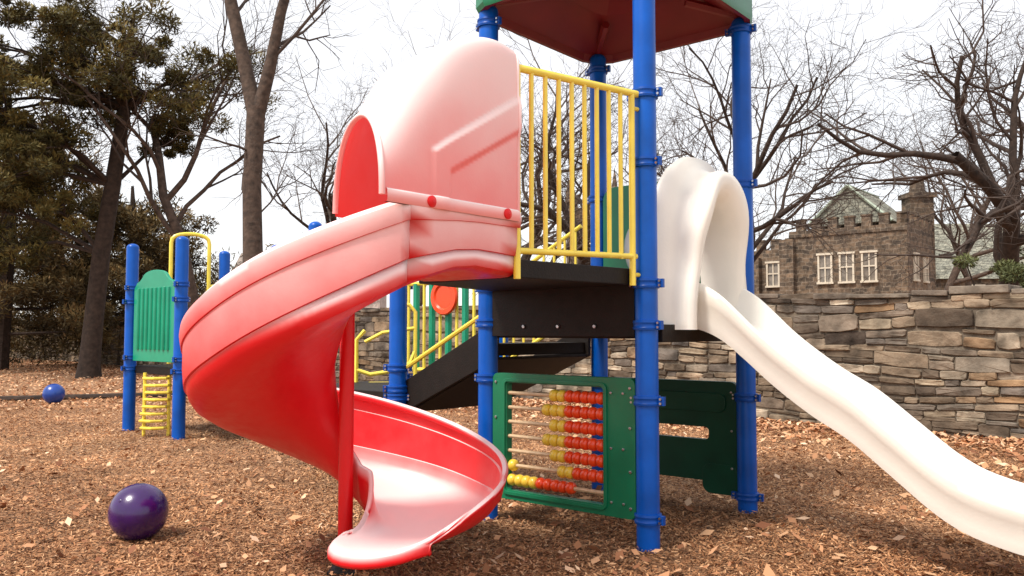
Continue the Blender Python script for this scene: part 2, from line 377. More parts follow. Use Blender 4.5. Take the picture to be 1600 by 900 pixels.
for gr,dz in ((.010,.001),(.020,.005),(.028,.013),(.033,.024),(.033,.036),(.027,.046)):
    rings.append(psection(math.radians(-49),.73,.27,math.radians(25),.2535,.2235,ztl,gr,dz,.13,dish=.01,pf=profE))
sb=MB(); sb.loft(rs1,False); sb.loft(rings,False)
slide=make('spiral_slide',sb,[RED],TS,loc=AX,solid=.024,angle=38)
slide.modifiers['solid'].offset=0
# hood
hb=MB(); h2=(O1-Q).normalized()
rings=[]
zb=1.735; nr=84; nth=170
outv=Vector((h2.y,-h2.x,0))
if outv.y>0: outv=-outv
def z1(q):
    if q<.57: return 2.02+(.57-q)/.56*.28
    if q<.66: return 2.02-(q-.57)/.09*.05
    return 1.97
def z2(q): return 1.92+(.48-q)/.47*.22
for qi,q in enumerate(np.linspace(0,1,nr)):
    near=Q+h2*(.02+.83*q)+Vector((-.006,-.0,0))
    far=Vector((-.56,4.43,0)).lerp(Vector((-.84,3.93,0)),q)
    H=herm([0,.15,.3,.5,.7,.85,1],[.80,.825,.815,.755,.64,.52,.39],q)
    ex=herm([0,.15,.3,.6,.85,1],[34.0,24,14,6.0,3.2,2.2],q)
    ring=[]; m_=240
    n0=near-(far-near).normalized()*.03
    for j in range(m_+1):
        th=math.pi*j/m_; c=math.cos(th); s=math.sin(th)
        x=np.sign(c)*abs(c)**(2/ex); z=abs(s)**(2/ex)
        p=n0.lerp(far,.5-.5*x); ring.append(Vector((p.x,p.y,zb+H*z)))
    d=[0]
    for a_,b_ in zip(ring,ring[1:]): d.append(d[-1]+(b_-a_).length)
    rs=[]
    for t in np.linspace(0,d[-1],nth+1):
        i=min(max(0,int(np.searchsorted(d,t))-1),m_-1); tt=(t-d[i])/max(1e-9,d[i+1]-d[i]); rs.append(ring[i].lerp(ring[i+1],tt))
    for k_ in range(nth//3):
        pz=rs[k_].z
        dd=.014*sstep(z1(q)-pz,.016)*sstep(.68-q,.02)-.011*sstep(z2(q)-pz,.015)*sstep(.56-q,.02)
        rs[k_]=rs[k_]+outv*dd
    rings.append(rs)
hb.loft(rings,False)
fa=hb.f[(nr//2)*nth+nth//2]; va=[Vector(hb.v[i]) for i in fa]; nz=(va[1]-va[0]).cross(va[2]-va[0]).z
if nz<0: hb.f=[f[::-1] for f in hb.f]
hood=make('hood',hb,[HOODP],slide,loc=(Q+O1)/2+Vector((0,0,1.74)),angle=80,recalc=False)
lb=MB()
near_line=[r[0] for r in rings[::3]]
out=outv
lb.loft([[p+out*-.012+Vector((0,0,.03)) for p in near_line],[p+out*.004+Vector((0,0,.028)) for p in near_line],[p+out*.009+Vector((0,0,.02)) for p in near_line],[p+out*.010-Vector((0,0,.018)) for p in near_line],[p+out*.005-Vector((0,0,.027)) for p in near_line],[p-out*.012-Vector((0,0,.027)) for p in near_line]],True,True)
lb.tube(rings[-1][::4],.013,8); lb.tube(rings[0][::4],.008,8)
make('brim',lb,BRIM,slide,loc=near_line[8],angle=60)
for qi in (3,19):
    p=near_line[qi]+out*.010
    b=MB(); M=Matrix((out.orthogonal(),out.cross(out.orthogonal()),out)).transposed()
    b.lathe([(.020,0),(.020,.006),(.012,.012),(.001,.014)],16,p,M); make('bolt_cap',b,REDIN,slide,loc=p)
b=MB(); b.lathe([(.037,.13),(.037,1.32)],20,AX); b.lathe([(.001,1.32),(.037,1.32)],20,AX)
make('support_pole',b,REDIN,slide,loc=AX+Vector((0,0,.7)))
b=MB(); b.lathe([(.048,-.02),(.048,.15),(.0445,.155)],20,AX); b.box(AX+Vector((-.07,-.09,0)),(.14,0,0),(0,.18,0),(0,0,.02))
make('foot',b,BLACK,slide,loc=AX,angle=30)
# ------------------------------------------------------------ white slide
M0=(P1+P2)/2
ss=[0,.12,.25,.38,.55,.75,.95,1.15,1.35,1.5,1.75,2.0,2.3]
zz=[1.21,1.20,1.145,1.045,.90,.755,.635,.475,.315,.235,.175,.158,.15]
pr=[(-.258,-.0),(-.270,.05),(-.274,.12),(-.286,.14),(-.296,.19),(-.295,.220),(-.280,.232),(-.262,.229),(-.252,.20),(-.240,.08),(-.207,.035),(-.09,.022),(0,.02)]
pr=pr+[(-a,h) for a,h in pr[-2::-1]]
rings=[]
for s in np.linspace(-.02,2.3,72):
    z=herm(ss,zz,s)
    k2=1.18 if s<.15 else 1+.18*max(0,(1-(s-.15)/.3))
    rings.append([V2(M0+Wd*s+U*(a*.95),z+h*k2) for a,h in pr])
wb=MB(); wb.loft(rings,True,True)
ws=make('wave_slide',wb,WHITE,TS,loc=M0+Wd*.9,angle=50)
def arch(s,hw,H,z0=1.2,ex=2.3,pin=0,bl=0,xo=-.04):
    out=[]
    for j in range(49):
        th=math.pi*j/48; c=math.cos(th); sn=math.sin(th)
        x=np.sign(c)*abs(c)**(2/ex)*hw; zf=abs(sn)**(2/ex)
        x*=1-pin*math.exp(-((zf-.42)/.16)**2)
        sh=bl*math.exp(-((zf-.85)/.30)**2)
        out.append(V2(M0+Wd*(s+sh)+U*(x+xo),z0+H*zf))
    return out
R_=[arch(-.05,.55,.98,ex=3.4,xo=0),arch(-.035,.55,1.02,ex=3.2,xo=0),arch(-.01,.52,1.055,ex=2.9,xo=0),arch(.015,.47,1.05,ex=2.7,xo=-.01),arch(.03,.425,1.01,pin=.02),arch(.045,.395,.975,pin=.05,bl=.01),arch(.07,.380,.95,pin=.08,bl=.03),arch(.10,.378,.945,pin=.09,bl=.05),arch(.135,.386,.95,pin=.09,bl=.06),arch(.160,.376,.938,pin=.09,bl=.065),arch(.168,.345,.900,pin=.09,bl=.065),arch(.158,.305,.845,pin=.08,bl=.06),arch(.13,.278,.80,pin=.06,bl=.05),arch(.07,.265,.77,pin=.03,bl=.02),arch(.0,.262,.76),arch(-.10,.262,.76,xo=-.04)]
hb=MB(); hb.loft(R_,False); f0=len(R_)-1
nn=49
for j in range(nn-1): hb.f.append((j,j+1,f0*nn+j+1,f0*nn+j)); hb.m.append(0)
make('slide_hood',hb,WHITE,ws,loc=M0+Vector((0,0,1.3)),angle=80)
# ------------------------------------------------------------ abacus
a0=P3+Wd*.065-U*.03
L=1.045; Hh=.775
ab=MB(); outer=rrect(L,Hh,.04); inner=rrect(.72,.66,.02,x0=.115,z0=.058)
ab.panel(outer,V2(a0,.155),Wd,U,.055,inner)
rim_o=rrect(.775,.715,.04,x0=.0875,z0=.03); rim_i=rrect(.732,.672,.02,x0=.109,z0=.052)
ab.panel(rim_o,V2(a0-U*.012,.155),Wd,U,.013,rim_i)
for x in (.03,L-.03,):
    for z in (.06,.26,.5,.72):
        c=V2(a0+Wd*x-U*.002,.155+z); ab.tube([c-U*.006,c+U*.003],.009,10,1)
for x in (.89,.97):
    for z in (.08,.38,.69):
        c=V2(a0+Wd*x-U*.002,.155+z); ab.tube([c-U*.006,c+U*.003],.008,10,1)
aba=make('abacus_panel',ab,[GRN,METAL],TS,False,loc=a0+Vector((0,0,.15)),bevel=.006)
bd=MB(); Mx=Matrix((U,Vector((0,0,1)),Wd)).transposed()
bd.lathe([(.012,-.027),(.024,-.026),(.034,-.017),(.0375,0),(.034,.017),(.024,.026),(.012,.027)],18,ax=Mx)
def bmesh_of(mt):
    me=bpy.data.meshes.new('bead'); me.from_pydata(bd.v,[],bd.f); me.materials.append(mt); me.polygons.foreach_set('use_smooth',[True]*len(me.polygons)); return me
bmr,bmy=bmesh_of(BR),bmesh_of(BY)
bp_=.0555
for i in range(7):
    z=.155+.058+.66-.065-i*.089
    b=MB(); b.tube([V2(a0+Wd*.105+U*.025,z),V2(a0+Wd*.845+U*.025,z)],.0115,8); make('rod',b,ROD,aba,loc=V2(a0+Wd*.45+U*.02,z))
    if i<5: seq=[(.835-.028-bp_*k,'r' if k<5 else 'y') for k in range(7+(i%2))]
    elif i==5: seq=[(.835-.028-bp_*k,'r' if k<4 else 'y') for k in range(6)]+[(.15,'y')]
    else: seq=[(.146+bp_*k,'y' if k<4 else 'r') for k in range(9)]
    for x,c in seq:
        x+=random.uniform(-.002,.002)
        o=shared('bead',bmr if c=='r' else bmy,aba,V2(a0+Wd*x+U*.025,z)); 
# green counter panel on the far right side of the tower (P2 to P4)
g0=P2+Vd*.065
gl=1.04
o2=rrect(gl,.68,.05,x0=0,z0=.05); i2=rrect(.62,.085,.03,x0=.21,z0=.33)
gb=MB(); gb.panel(o2,V2(g0,.12),Vd,U,.05,i2)
gb.panel(rrect(.26,.20,.06,x0=0,z0=-.03),V2(g0-U*.004,.12),Vd,U,.05); gb.panel(rrect(.26,.20,.06,x0=gl-.26,z0=-.03),V2(g0-U*.004,.12),Vd,U,.05)
gb.panel(rrect(.88,.13,.05,x0=.08,z0=.52),V2(g0-U*.012,.12),Vd,U,.013)
for x in (.04,gl-.04):
    for z in (.15,.4,.66):
        c=V2(g0+Vd*x-U*.008,.12+z); gb.tube([c,c+U*.008],.009,8,1)
make('counter_panel',gb,[GRND,METAL],TS,False,loc=g0+Vector((0,0,.1)),bevel=.008)
# bubble panel P4-P2
b0=P4+Wd*.07; bl=1.03
bp=MB()
o3=rrect(bl,1.0,.10,k=7)
c3=[]
for (x,z) in o3:
    an=math.atan2(z-.5,x-bl/2); c3.append((bl/2+.30*math.cos(an),.52+.30*math.sin(an)))
bp.panel(o3,V2(b0,1.27),Wd,-U,.05,c3)
bub=make('bubble_panel',bp,GRN,TS,False,loc=b0+Vector((0,0,1.3)),bevel=.006)
b=MB(); M=Matrix((Wd,Vector((0,0,1)),-U)).transposed()
b.lathe([(.30*math.cos(t),.05+.22*math.sin(t)) for t in np.linspace(0,math.pi/2-.01,12)],28,V2(b0+Wd*(bl/2),1.79),M); make('bubble_window',b,GLASS,bub,loc=b0+Vector((0,0,1.79)))
# ------------------------------------------------------------ stairs + landing
st=MB(); n0=P3+U*.10; fr=P3+U*1.15; run=.90; zs,ze=1.21,.78
for s_ in (n0,fr):
    a=s_+Vd*.02; b_=s_+Vd*run; t=U*.035
    v=[V2(a,zs-.20),V2(b_,ze-.17),V2(b_,ze+.05),V2(a,zs+.05)]; v+= [q+t for q in v]
    st.add(v,[(0,1,2,3),(4,5,6,7),(0,1,5,4),(1,2,6,5),(2,3,7,6),(3,0,4,7)])
for i in range(3):
    a=n0+U*.035+Vd*(.05+i*.28); st.box(V2(a,zs-.14-i*.14),U*1.015,Vd*.28,(0,0,.04))
    st.box(V2(a,zs-.18-i*.14),U*1.015,Vd*.02,(0,0,.05))
a=n0+U*.036+Vd*.03; b_=n0+U*.036+Vd*(run-.02); w_=U*1.012
v=[V2(a,zs-.205),V2(b_,ze-.175),V2(b_,ze-.155),V2(a,zs-.185)]; v+=[q+w_ for q in v]
st.add(v,[(0,1,2,3),(4,5,6,7),(0,1,5,4),(1,2,6,5),(2,3,7,6),(3,0,4,7)])
make('stair',st,DECK,TS,False,loc=n0+Vector((0,0,.9)),bevel=.004)
L1=P3+U*.07+Vd*.93; L2=P3+U*1.20+Vd*.93; L4=L2+Vd*1.2; L3=Vector((-1.84,7.75,0))
for q in (L1,L2,L3,L4): post(TS,q,2.1 if q is not L3 else 2.22,[.93,.78,.72] if q is L1 else [1.6,.78],aw+.6,.0635)
ld=MB(); ld.box(V2(L1-U*.02,.68),U*1.17,Vd*1.2,(0,0,.075)); make('landing',ld,DECK,TS,False,loc=L1+Vector((0,0,.7)),bevel=.005)
for s_,nm in ((n0,0),(fr,1)):
    hb=MB(); a=s_+Vd*.08; b_=s_+Vd*run
    if nm==1:
        for dz in (.13,.78):
            hb.tube([V2(a,zs+dz),V2(b_,ze+dz)],.017,8)
        for i in range(8):
            t=(i+.5)/8; hb.tube([V2(a.lerp(b_,t),zs+(ze-zs)*t+.13),V2(a.lerp(b_,t),zs+(ze-zs)*t+.78)],.010,8)
    else:
        hb.tube([V2(a,zs+.12),V2(b_,ze+.14)],.017,8); hb.tube([V2(b_,ze-.05),V2(b_,ze+.75)],.014,8)
    make('handrail',hb,YEL,TS,loc=a+Vector((0,0,1.3)))
pb=MB(); 
for i in range(11):
    p=L2.lerp(L4,.08+.84*i/10); pb.tube([V2(p,.85),V2(p,1.62)],.030 if i%2 else .014,8,1 if i%2 else 0)
for z in (.85,1.62): pb.tube([V2(L2.lerp(L4,.05),z),V2(L2.lerp(L4,.95),z)],.018,8)
c=L2.lerp(L4,.50)-U*.04; M=Matrix((Vd,Vector((0,0,1)),-U)).transposed()
pb.lathe([(.001,.015),(.10,.015),(.115,.03),(.15,.03),(.16,.015),(.155,0)],28,V2(c,1.49),M,2)
make('bar_panel',pb,[YEL,GRN2,BR],TS,loc=c+Vector((0,0,1.2)))
# curved climber
cbm=MB()
base=Vector((-1.22,7.2,0)); ex=Vector((1,.1,0))
cbm.tube([V2(base+ex*.38,0),V2(base+ex*.38,1.36),V2(base+ex*.33,1.42),V2(base+ex*.2,1.43)],.018,8)
cbm.tube([V2(base+ex*-.05,1.10),V2(base+ex*.1,1.18),V2(base+ex*.38,1.22)],.016,8)
cbm.tube([V2(base+ex*-.12,.86),V2(base+ex*0,.82),V2(base+ex*.25,.86),V2(base+ex*.34,.92),V2(base+ex*.38,1.02)],.018,8)
cbm.tube([V2(base+ex*-.12,.72),V2(base+ex*0,.74),V2(base+ex*.18,.74),V2(base+ex*.23,.68),V2(base+ex*.24,.5),V2(base+ex*.24,0)],.018,8)
cbm.tube([V2(base+ex*-.12,0),V2(base+ex*-.12,1.12),V2(base+ex*-.05,1.2)],.018,8)
make('climber',cbm,YEL,TS,loc=base)
# ------------------------------------------------------------ small structure
PA=Vector((-4.62,10.1,0)); PB=Vector((-3.70,9.3,0)); e1=(PB-PA).normalized(); e2=Vector((-e1.y,e1.x,0)); PD=PB+e2*1.22; PC=PA+e2*1.22
SS=empty('climbing_tower',(PA+PD)/2,None,'small blue post climbing platform with green panel and yellow rails','playground structure')
for q in (PA,PB,PC,PD): post(SS,q,2.26,[1.72,1.55,.88,.75],1.2,.071)
b=MB(); b.box(V2(PA+e1*.03+e2*.03,.69),e1*1.16,e2*1.16,(0,0,.09)); make('deck',b,DECK,SS,False,loc=PA+Vector((0,0,.7)),bevel=.005)
b=MB(); w=1.0; loop=[(0.0,0),(w,0),(w,.86),(w*.93,.93),(w*.86,.95)]+[(w*.5+w*.3*math.cos(t),.98+.09*math.sin(t)) for t in np.linspace(.1,math.pi-.1,10)]+[(w*.14,.95),(w*.07,.93),(0,.86)]
o_=V2(PA+e1*.11-e2*.02,.84); b.panel(loop,o_,e1,e2,.04)
for i in range(8):
    x=.13+i*.105; b.tube([o_+e1*x-e2*.0+Vector((0,0,.14)),o_+e1*x+Vector((0,0,.86))],.026,8)
make('slatted_panel',b,GRN2,SS,loc=o_,angle=30,bevel=.004)
b=MB()
def loop_rail(p,q,z0,z1_):
    return [V2(p,z0)]+[V2(p.lerp(q,.5-.5*math.cos(t)),z1_-.14+.14*math.sin(t)**.6) for t in np.linspace(.02,math.pi-.02,11)]+[V2(q,z0)]
b.tube(loop_rail(Vector((-4.40,10.7,0)),Vector((-3.98,10.9,0)),.78,2.46),.026,8)
b.tube([V2(Vector((-3.98,10.9,0)),1.78),V2(Vector((-3.75,11.0,0)),1.80)],.022,8)
b.tube([V2(PC,1.75),V2(PC+Vector((.6,.2,0)),1.75)],.022,8)
make('handrail',b,YEL,SS,loc=(-4.2,10.7,1.5))
b=MB(); 
for i in range(8):
    z=.66-i*.08; cx=-4.06+.03*math.sin(i*.8); b.tube([(cx-.13,9.55,z),(cx-.12,9.48,z),(cx+.02,9.43,z),(cx+.13,9.48,z),(cx+.14,9.55,z)],.017,8)
b.tube([(-4.2,9.56,0),(-4.2,9.56,.72)],.02,8); b.tube([(-3.92,9.56,0),(-3.92,9.56,.72)],.02,8)
make('ladder',b,YEL,SS,loc=(-4.06,9.5,.3))
b=MB(); v0=PB+e1*.08; b.box(V2(v0,.60),e1*.5+Vector((0,0,-.25)),e2*1.0,(0,0,.06)); make('step',b,DECK,SS,False,loc=v0,bevel=.005)
# ------------------------------------------------------------ balls
def ball(nm,loc,r,m,label):
    b=MB(); b.lathe([(max(.0006,r*math.cos(t)),r*math.sin(t)) for t in np.linspace(-math.pi/2,math.pi/2,33)],48)
    b.lathe([(.001,.004),(.006,.004),(.011,.0012),(.013,-.002)],14,Vector((-.25,-.62,.45)).normalized()*(r-.001),Vector((-.25,-.62,.45)).normalized().to_track_quat('Z','Y').to_matrix())
    o=make(nm,b,m,None,loc=loc,local=True); tag(o,label,'ball'); return o
ball('play_ball',(-2.14,4.83,.157),.161,PURP,'large shiny purple rubber ball lying on mulch')
ball('play_ball',(-7.56,13.8,.163),.168,BBALL,'blue rubber ball lying at the mulch edge')
# ------------------------------------------------------------ ground
gm=bpy.data.materials.new('mulch_ground'); gm.use_nodes=True; n=gm.node_tree.nodes; l=gm.node_tree.links; b=n['Principled BSDF']
tc=n.new('ShaderNodeTexCoord')
v1=n.new('ShaderNodeTexVoronoi'); v1.inputs['Scale'].default_value=45; l.new(tc.outputs['Object'],v1.inputs['Vector'])
n1=n.new('ShaderNodeTexNoise'); n1.inputs['Scale'].default_value=.9; n1.inputs['Detail'].default_value=6; l.new(tc.outputs['Object'],n1.inputs['Vector'])
r=n.new('ShaderNodeValToRGB'); 
for i,(p,c) in enumerate([(0,(.08,.034,.016)),(1,(.52,.28,.14))]): r.color_ramp.elements[i].position=p; r.color_ramp.elements[i].color=(*c,1)
sp=n.new('ShaderNodeSeparateColor'); l.new(v1.outputs['Color'],sp.inputs[0]); l.new(sp.outputs[0],r.inputs['Fac'])
mr=n.new('ShaderNodeMapRange'); mr.inputs['To Min'].default_value=.5; mr.inputs['To Max'].default_value=1.5; l.new(n1.outputs['Fac'],mr.inputs['Value'])
vm=n.new('ShaderNodeVectorMath'); vm.operation='SCALE'; l.new(r.outputs['Color'],vm.inputs[0]); l.new(mr.outputs[0],vm.inputs['Scale']); l.new(vm.outputs[0],b.inputs['Base Color'])
b.inputs['Roughness'].default_value=.95; bp_=n.new('ShaderNodeBump'); bp_.inputs['Strength'].default_value=.8; bp_.inputs['Distance'].default_value=.02
l.new(v1.outputs['Distance'],bp_.inputs['Height']); l.new(bp_.outputs['Normal'],b.inputs['Normal'])
g=MB(); g.add([(-400,-40,0),(400,-40,0),(400,700,0),(-400,700,0)],[(0,1,2,3)]); go=make('ground',g,gm,None,False); go['kind']='structure'
def quads(name,C,A1,A2,rnd,m,diamond=False,parent=None,loc=(0,0,0)):
    N=len(C)
    if diamond: V=np.stack([C+A1,C+A2-A1*.15,C-A1,C-A2-A1*.1],1)
    else: V=np.stack([C-A1-A2,C+A1-A2*.7,C+A1*.9+A2,C-A1*.8+A2*.8],1)
    V=(V-np.array(loc)).reshape(-1,3)
    me=bpy.data.meshes.new(name); me.vertices.add(4*N); me.vertices.foreach_set('co',V.astype(np.float32).ravel())
    me.loops.add(4*N); me.loops.foreach_set('vertex_index',np.arange(4*N,dtype=np.int32))
    me.polygons.add(N); me.polygons.foreach_set('loop_start',np.arange(0,4*N,4,dtype=np.int32))
    me.update(calc_edges=True)
    at=me.attributes.new('rnd','FLOAT','FACE'); at.data.foreach_set('value',rnd.astype(np.float32))
    me.materials.append(m); o=bpy.data.objects.new(name,me); finish_obj(o,parent,loc); return o
def ori(N,tilt):
    yaw=rng.uniform(0,2*np.pi,N); pit=rng.normal(0,tilt,N); rol=rng.normal(0,tilt,N)
    a=np.stack([np.cos(yaw)*np.cos(pit),np.sin(yaw)*np.cos(pit),np.sin(pit)],1)
    b=np.stack([-np.sin(yaw)*np.cos(rol),np.cos(yaw)*np.cos(rol),np.sin(rol)],1); return a,b
N=290000
y=3.0*np.exp(rng.uniform(0,1,N)**.95*np.log(15/3.0)); x=y*rng.uniform(-.78,.78,N)
a,b_=ori(N,.32); ln=rng.uniform(.0045,.017,N)*(1+.04*y); wd=rng.uniform(.0015,.004,N)*(1+.07*y)
patch=.5+.5*np.sin(x*1.3+np.sin(y*.9))*np.sin(y*1.1+.5*x)
rn=np.clip(rng.beta(1.7,2.1,N)*.82+.2*patch,0,1)
ch=quads('wood_chip_mulch',np.stack([x,y,rng.uniform(.004,.022,N)],1),a*ln[:,None],b_*wd[:,None],rn,CHIP); ch['kind']='stuff'; ch['label']='reddish brown wood chip mulch covering the ground'
W0=np.array([5.54,9.0]); wdn=np.array([-.698,.716]); wfn=np.array([-.716,-.698])
N1=22000; t=rng.uniform(-5,34,N1); d=np.abs(rng.exponential(.8,N1))+.05
X=W0[0]+wdn[0]*t+wfn[0]*d; Y=W0[1]+wdn[1]*t+wfn[1]*d
N2=20000; Y2=rng.uniform(12.5,40,N2); X2=Y2*rng.uniform(-.72,.1,N2)
N3_=2600; Y3=3.3*np.exp(rng.uniform(0,1,N3_)**.8*1.4); X3=Y3*rng.uniform(-.7,.7,N3_)
X=np.r_[X,X2,X3]; Y=np.r_[Y,Y2,Y3]; N=len(X); big=np.r_[np.ones(N1+N2),rng.choice([.5,.7,1.05],N3_)]
keep=((X-W0[0])*wfn[0]+(Y-W0[1])*wfn[1])>.02; X=X[keep];Y=Y[keep];big=big[keep];N=len(X)
a,b_=ori(N,.38); s=rng.uniform(.02,.05,N)*big
lo=quads('fallen_leaf_litter',np.stack([X,Y,rng.uniform(.02,.045,N)],1),a*s[:,None],b_*s[:,None]*.6,rng.uniform(0,1,N),LEAF,True); lo['kind']='stuff'; lo['label']='dry brown fallen leaves scattered on the mulch'
b=MB(); b.tube([(-14,14.0,.03),(-8.7,14.3,.03),(-6.9,15.0,.03),(-3,17,.03),(0,19.0,.03)],.06,8); eo=make('landscape_edging',b,BARKD,None,loc=(-8.7,14.3,0)); tag(eo,'low dark timber edging around the mulch','edging')
# ------------------------------------------------------------ stone wall
sw=empty('stone_wall',(W0[0],W0[1],0),None,'long dry stone wall with flat cap stones','wall')
def WP(t,d,z): return (W0[0]+wdn[0]*t+wfn[0]*d, W0[1]+wdn[1]*t+wfn[1]*d, z)
body=MB(); 
o=WP(-5,.008,-.05); body.box(o,Vector((wdn[0],wdn[1],0))*46,Vector((-wfn[0],-wfn[1],0))*.4,(0,0,1.66)); make('wall_core',body,MORTAR,sw,False,loc=(W0[0],W0[1],0))
b=MB(); rl=[]
ju=lambda s:random.uniform(-s,s)
def wav(t,z): return .028*math.sin(t*1.9+z*5)+.020*math.sin(t*.83-z*9)
def stone(t0,t1,z0,z1,pr_):
    pr_+=.012
    w_,h_=t1-t0,z1-z0; cx=lambda:random.uniform(.01,.09)*w_; cz=lambda:random.uniform(.04,.30)*h_
    out_=[(t0+cx(),z0+abs(ju(.10))*h_),(t0+w_*.5+ju(.25)*w_,z0-.05*h_*random.random()),(t1-cx(),z0+abs(ju(.12))*h_),(t1,z0+cz()),(t1-ju(.012),z1-cz()),(t1-cx(),z1-abs(ju(.12))*h_),(t0+w_*.5+ju(.25)*w_,z1+.05*h_*random.random()),(t0+cx(),z1-abs(ju(.10))*h_),(t0,z1-cz()),(t0+ju(.012),z0+cz())]
    tilt=ju(.04); out_=[(t_,z_+tilt*(t_-t0-w_/2)) for t_,z_ in out_]
    out_=[(t_,z_+wav(t_,z0) ) for t_,z_ in out_]
    cxm=(t0+t1)/2; czm=sum(q[1] for q in out_)/10; i=.008
    k_=1-2*i/max(h_,.05); kx=1-2*i/w_
    tx,tz=ju(.04),ju(.09)
    n_=10; V=[WP(t_,-.03,z_) for t_,z_ in out_]+[WP(t_,pr_*.6,z_) for t_,z_ in out_]
    V+=[WP(cxm+(t_-cxm)*kx,pr_+ju(.006)+tx*(t_-cxm)+tz*(z_-czm),czm+(z_-czm)*k_) for t_,z_ in out_]+[WP(cxm+ju(.25)*w_,pr_+ju(.009),czm+ju(.2)*h_)]
    f=[]
    for r0 in (0,n_):
        for k in range(n_): f.append((r0+k,r0+(k+1)%n_,r0+n_+(k+1)%n_,r0+n_+k))
    for k in range(n_): f.append((2*n_+k,2*n_+(k+1)%n_,3*n_))
    b.add(V,f); c=random.random(); rl.extend([c]*len(f))
z=0.0
while z<1.6:
    h=random.choice([.08,.11,.15,.18,.22]); h=min(h,1.62-z)
    if h<.05: break
    t=-5.0+random.uniform(-.3,0)
    while t<41:
        w=random.uniform(.15,.52)*(1+.4*(h>.15)); e_=.004
        if h>.12 and random.random()<.45:
            hh=h*random.uniform(.3,.7); sp_=t+w*random.uniform(.35,.65) if w>.42 else None
            if sp_: stone(t+e_,sp_-e_,z+e_,z+hh-e_,random.uniform(.01,.03)); stone(sp_+e_,t+w-e_,z+e_,z+hh-e_,random.uniform(.01,.03))
            else: stone(t+e_,t+w-e_,z+e_,z+hh-e_,random.uniform(.01,.03))
            stone(t+e_,t+w-e_,z+hh+e_,z+h-e_,random.uniform(.01,.03))
        else: stone(t+e_,t+w-e_,z+e_,z+h-e_,random.uniform(.01,.04))
        t+=w
    z+=h
so=make('stone_face',b,STONEC,sw,True,loc=(W0[0],W0[1],.8),angle=15)
at=so.data.attributes.new('rnd','FLOAT','FACE'); at.data.foreach_set('value',rl)
b=MB(); rl=[]; t=-5
while t<41:
    w=random.uniform(.3,.85); hh=random.uniform(.035,.09); pz=1.61+wav(t,1.6)*.6; dd=random.uniform(.03,.09)
    o=Vector(WP(t+.006,dd,pz)); b.box(o,Vector((wdn[0],wdn[1],0))*(w-.012)+Vector((wfn[0],wfn[1],0))*ju(.05)+Vector((0,0,ju(.018))),Vector((-wfn[0],-wfn[1],0))*(.5+dd*.5),(0,0,hh)); rl+=[random.choice([.1,.3,.5,.6,.25,.45])]*6; t+=w
co=make('cap_stones',b,STONEC,sw,False,loc=(W0[0],W0[1],1.65),bevel=.010)
at=co.data.attributes.new('rnd','FLOAT','FACE'); at.data.foreach_set('value',rl)
# ------------------------------------------------------------ buildings
K=Vector((22.9,48,0)); D=Vector((-.76,.65,0)); E=Vector((.65,.76,0)); NF=Vector((-.65,-.76,0))
def crenel(b,o,d,L_,z,dep,w=.55,g=.45,h=.6):
    t=0
    while t<L_-.1:
        ww=min(w,L_-t); b.box(V2(o+d*t,z),d*ww,dep,(0,0,h)); b.box(V2(o+d*(t-.04)-dep.normalized()*.05,z+h),d*(ww+.08),dep+dep.normalized()*.1,(0,0,.1)); t+=w+g
def window(parent,c,d,nf,w,h,z):
    """frame, mullions and panes; c is centre on facade"""
    b=MB(); o=c-d*(w/2)
    for x in (0,w-.11): b.box(V2(o+d*x,z),d*.11,nf*.12,(0,0,h))
    for zz_ in (z-.1,z+h-.02,): b.box(V2(o-d*.06,zz_),d*(w+.12),nf*.16,(0,0,.12))
    b.box(V2(o+d*(w/2-.035),z+.02),d*.07,nf*.09,(0,0,h-.04)); b.box(V2(o+d*.1,z+h*.5),d*(w-.2),nf*.1,(0,0,.08))
    b.box(V2(o+d*.1,z+.02),d*(w-.2),nf*.03,(0,0,h-.04),1)
    return make('window',b,[TRIM,PANE],parent,False,loc=V2(c,z))
CA=empty('castle_house',K,None,'brown stone house with battlements, gables and chimney','building')
b=MB(); b.box(V2(K,0),D*7,E*6,(0,0,7.5)); crenel(b,K,D,7,7.5,E*.35); crenel(b,K,E,5.6,7.5,D*.35)
b.box(V2(K+D*7+E*.8,0),D*4.6,E*6,(0,0,6.5)); crenel(b,K+D*7+E*.8,D,4.6,6.5,E*.35)
b.box(V2(K+NF*.08-D*.05,7.1),D*7.05,E*.05,(0,0,.18))
b.box(V2(K+D*9.2+NF*.5+E*.8,0),D*.9,E*.6,(0,0,6.0)); b.box(V2(K+D*6.6+NF*.4,0),D*.9,E*.5,(0,0,7.0))
make('wall',b,CASTLE,CA,False,loc=K)
for Lw in (2.13,3.44,4.74): window(CA,K+D*Lw,D,NF,.9,1.7,4.2)
window(CA,K+D*8.4+E*.8,D,NF,.9,1.5,4.15)
for m_ in (1.5,3.6): window(CA,K+E*m_,E,-D,.8,1.5,4.25)
b=MB(); r0=K+E*1.5+D*1.2; rz=7.9
a_,b2,c_,d_=[V2(q,rz) for q in (r0,r0+D*5.2,r0+D*5.2+E*6,r0+E*6)]
pk1=V2(r0+D*2.6,10.3); pk2=V2(r0+D*2.6+E*6,10.3)
b.add([a_,b2,c_,d_,pk1,pk2],[(0,1,4),(2,3,5),(1,2,5,4),(3,0,4,5),(0,1,2,3)])
b.tube([a_-E*.1,pk1-E*.1],.10,6,1); b.tube([b2-E*.1,pk1-E*.1],.10,6,1); b.tube([pk1,pk2],.09,6,1)
make('roof',b,[SLATE,COPPER],CA,False,loc=r0+Vector((0,0,8)))
b=MB(); c=Vector((26.0,53,0)); b.box(V2(c-Vector((.75,.6,0)),0),(1.5,0,0),(0,1.2,0),(0,0,10.0)); b.box(V2(c-Vector((.9,.75,0)),9.7),(1.8,0,0),(0,1.5,0),(0,0,.3))
b.tube([V2(c,10.0),V2(c,10.9)],[.5,.4],10)
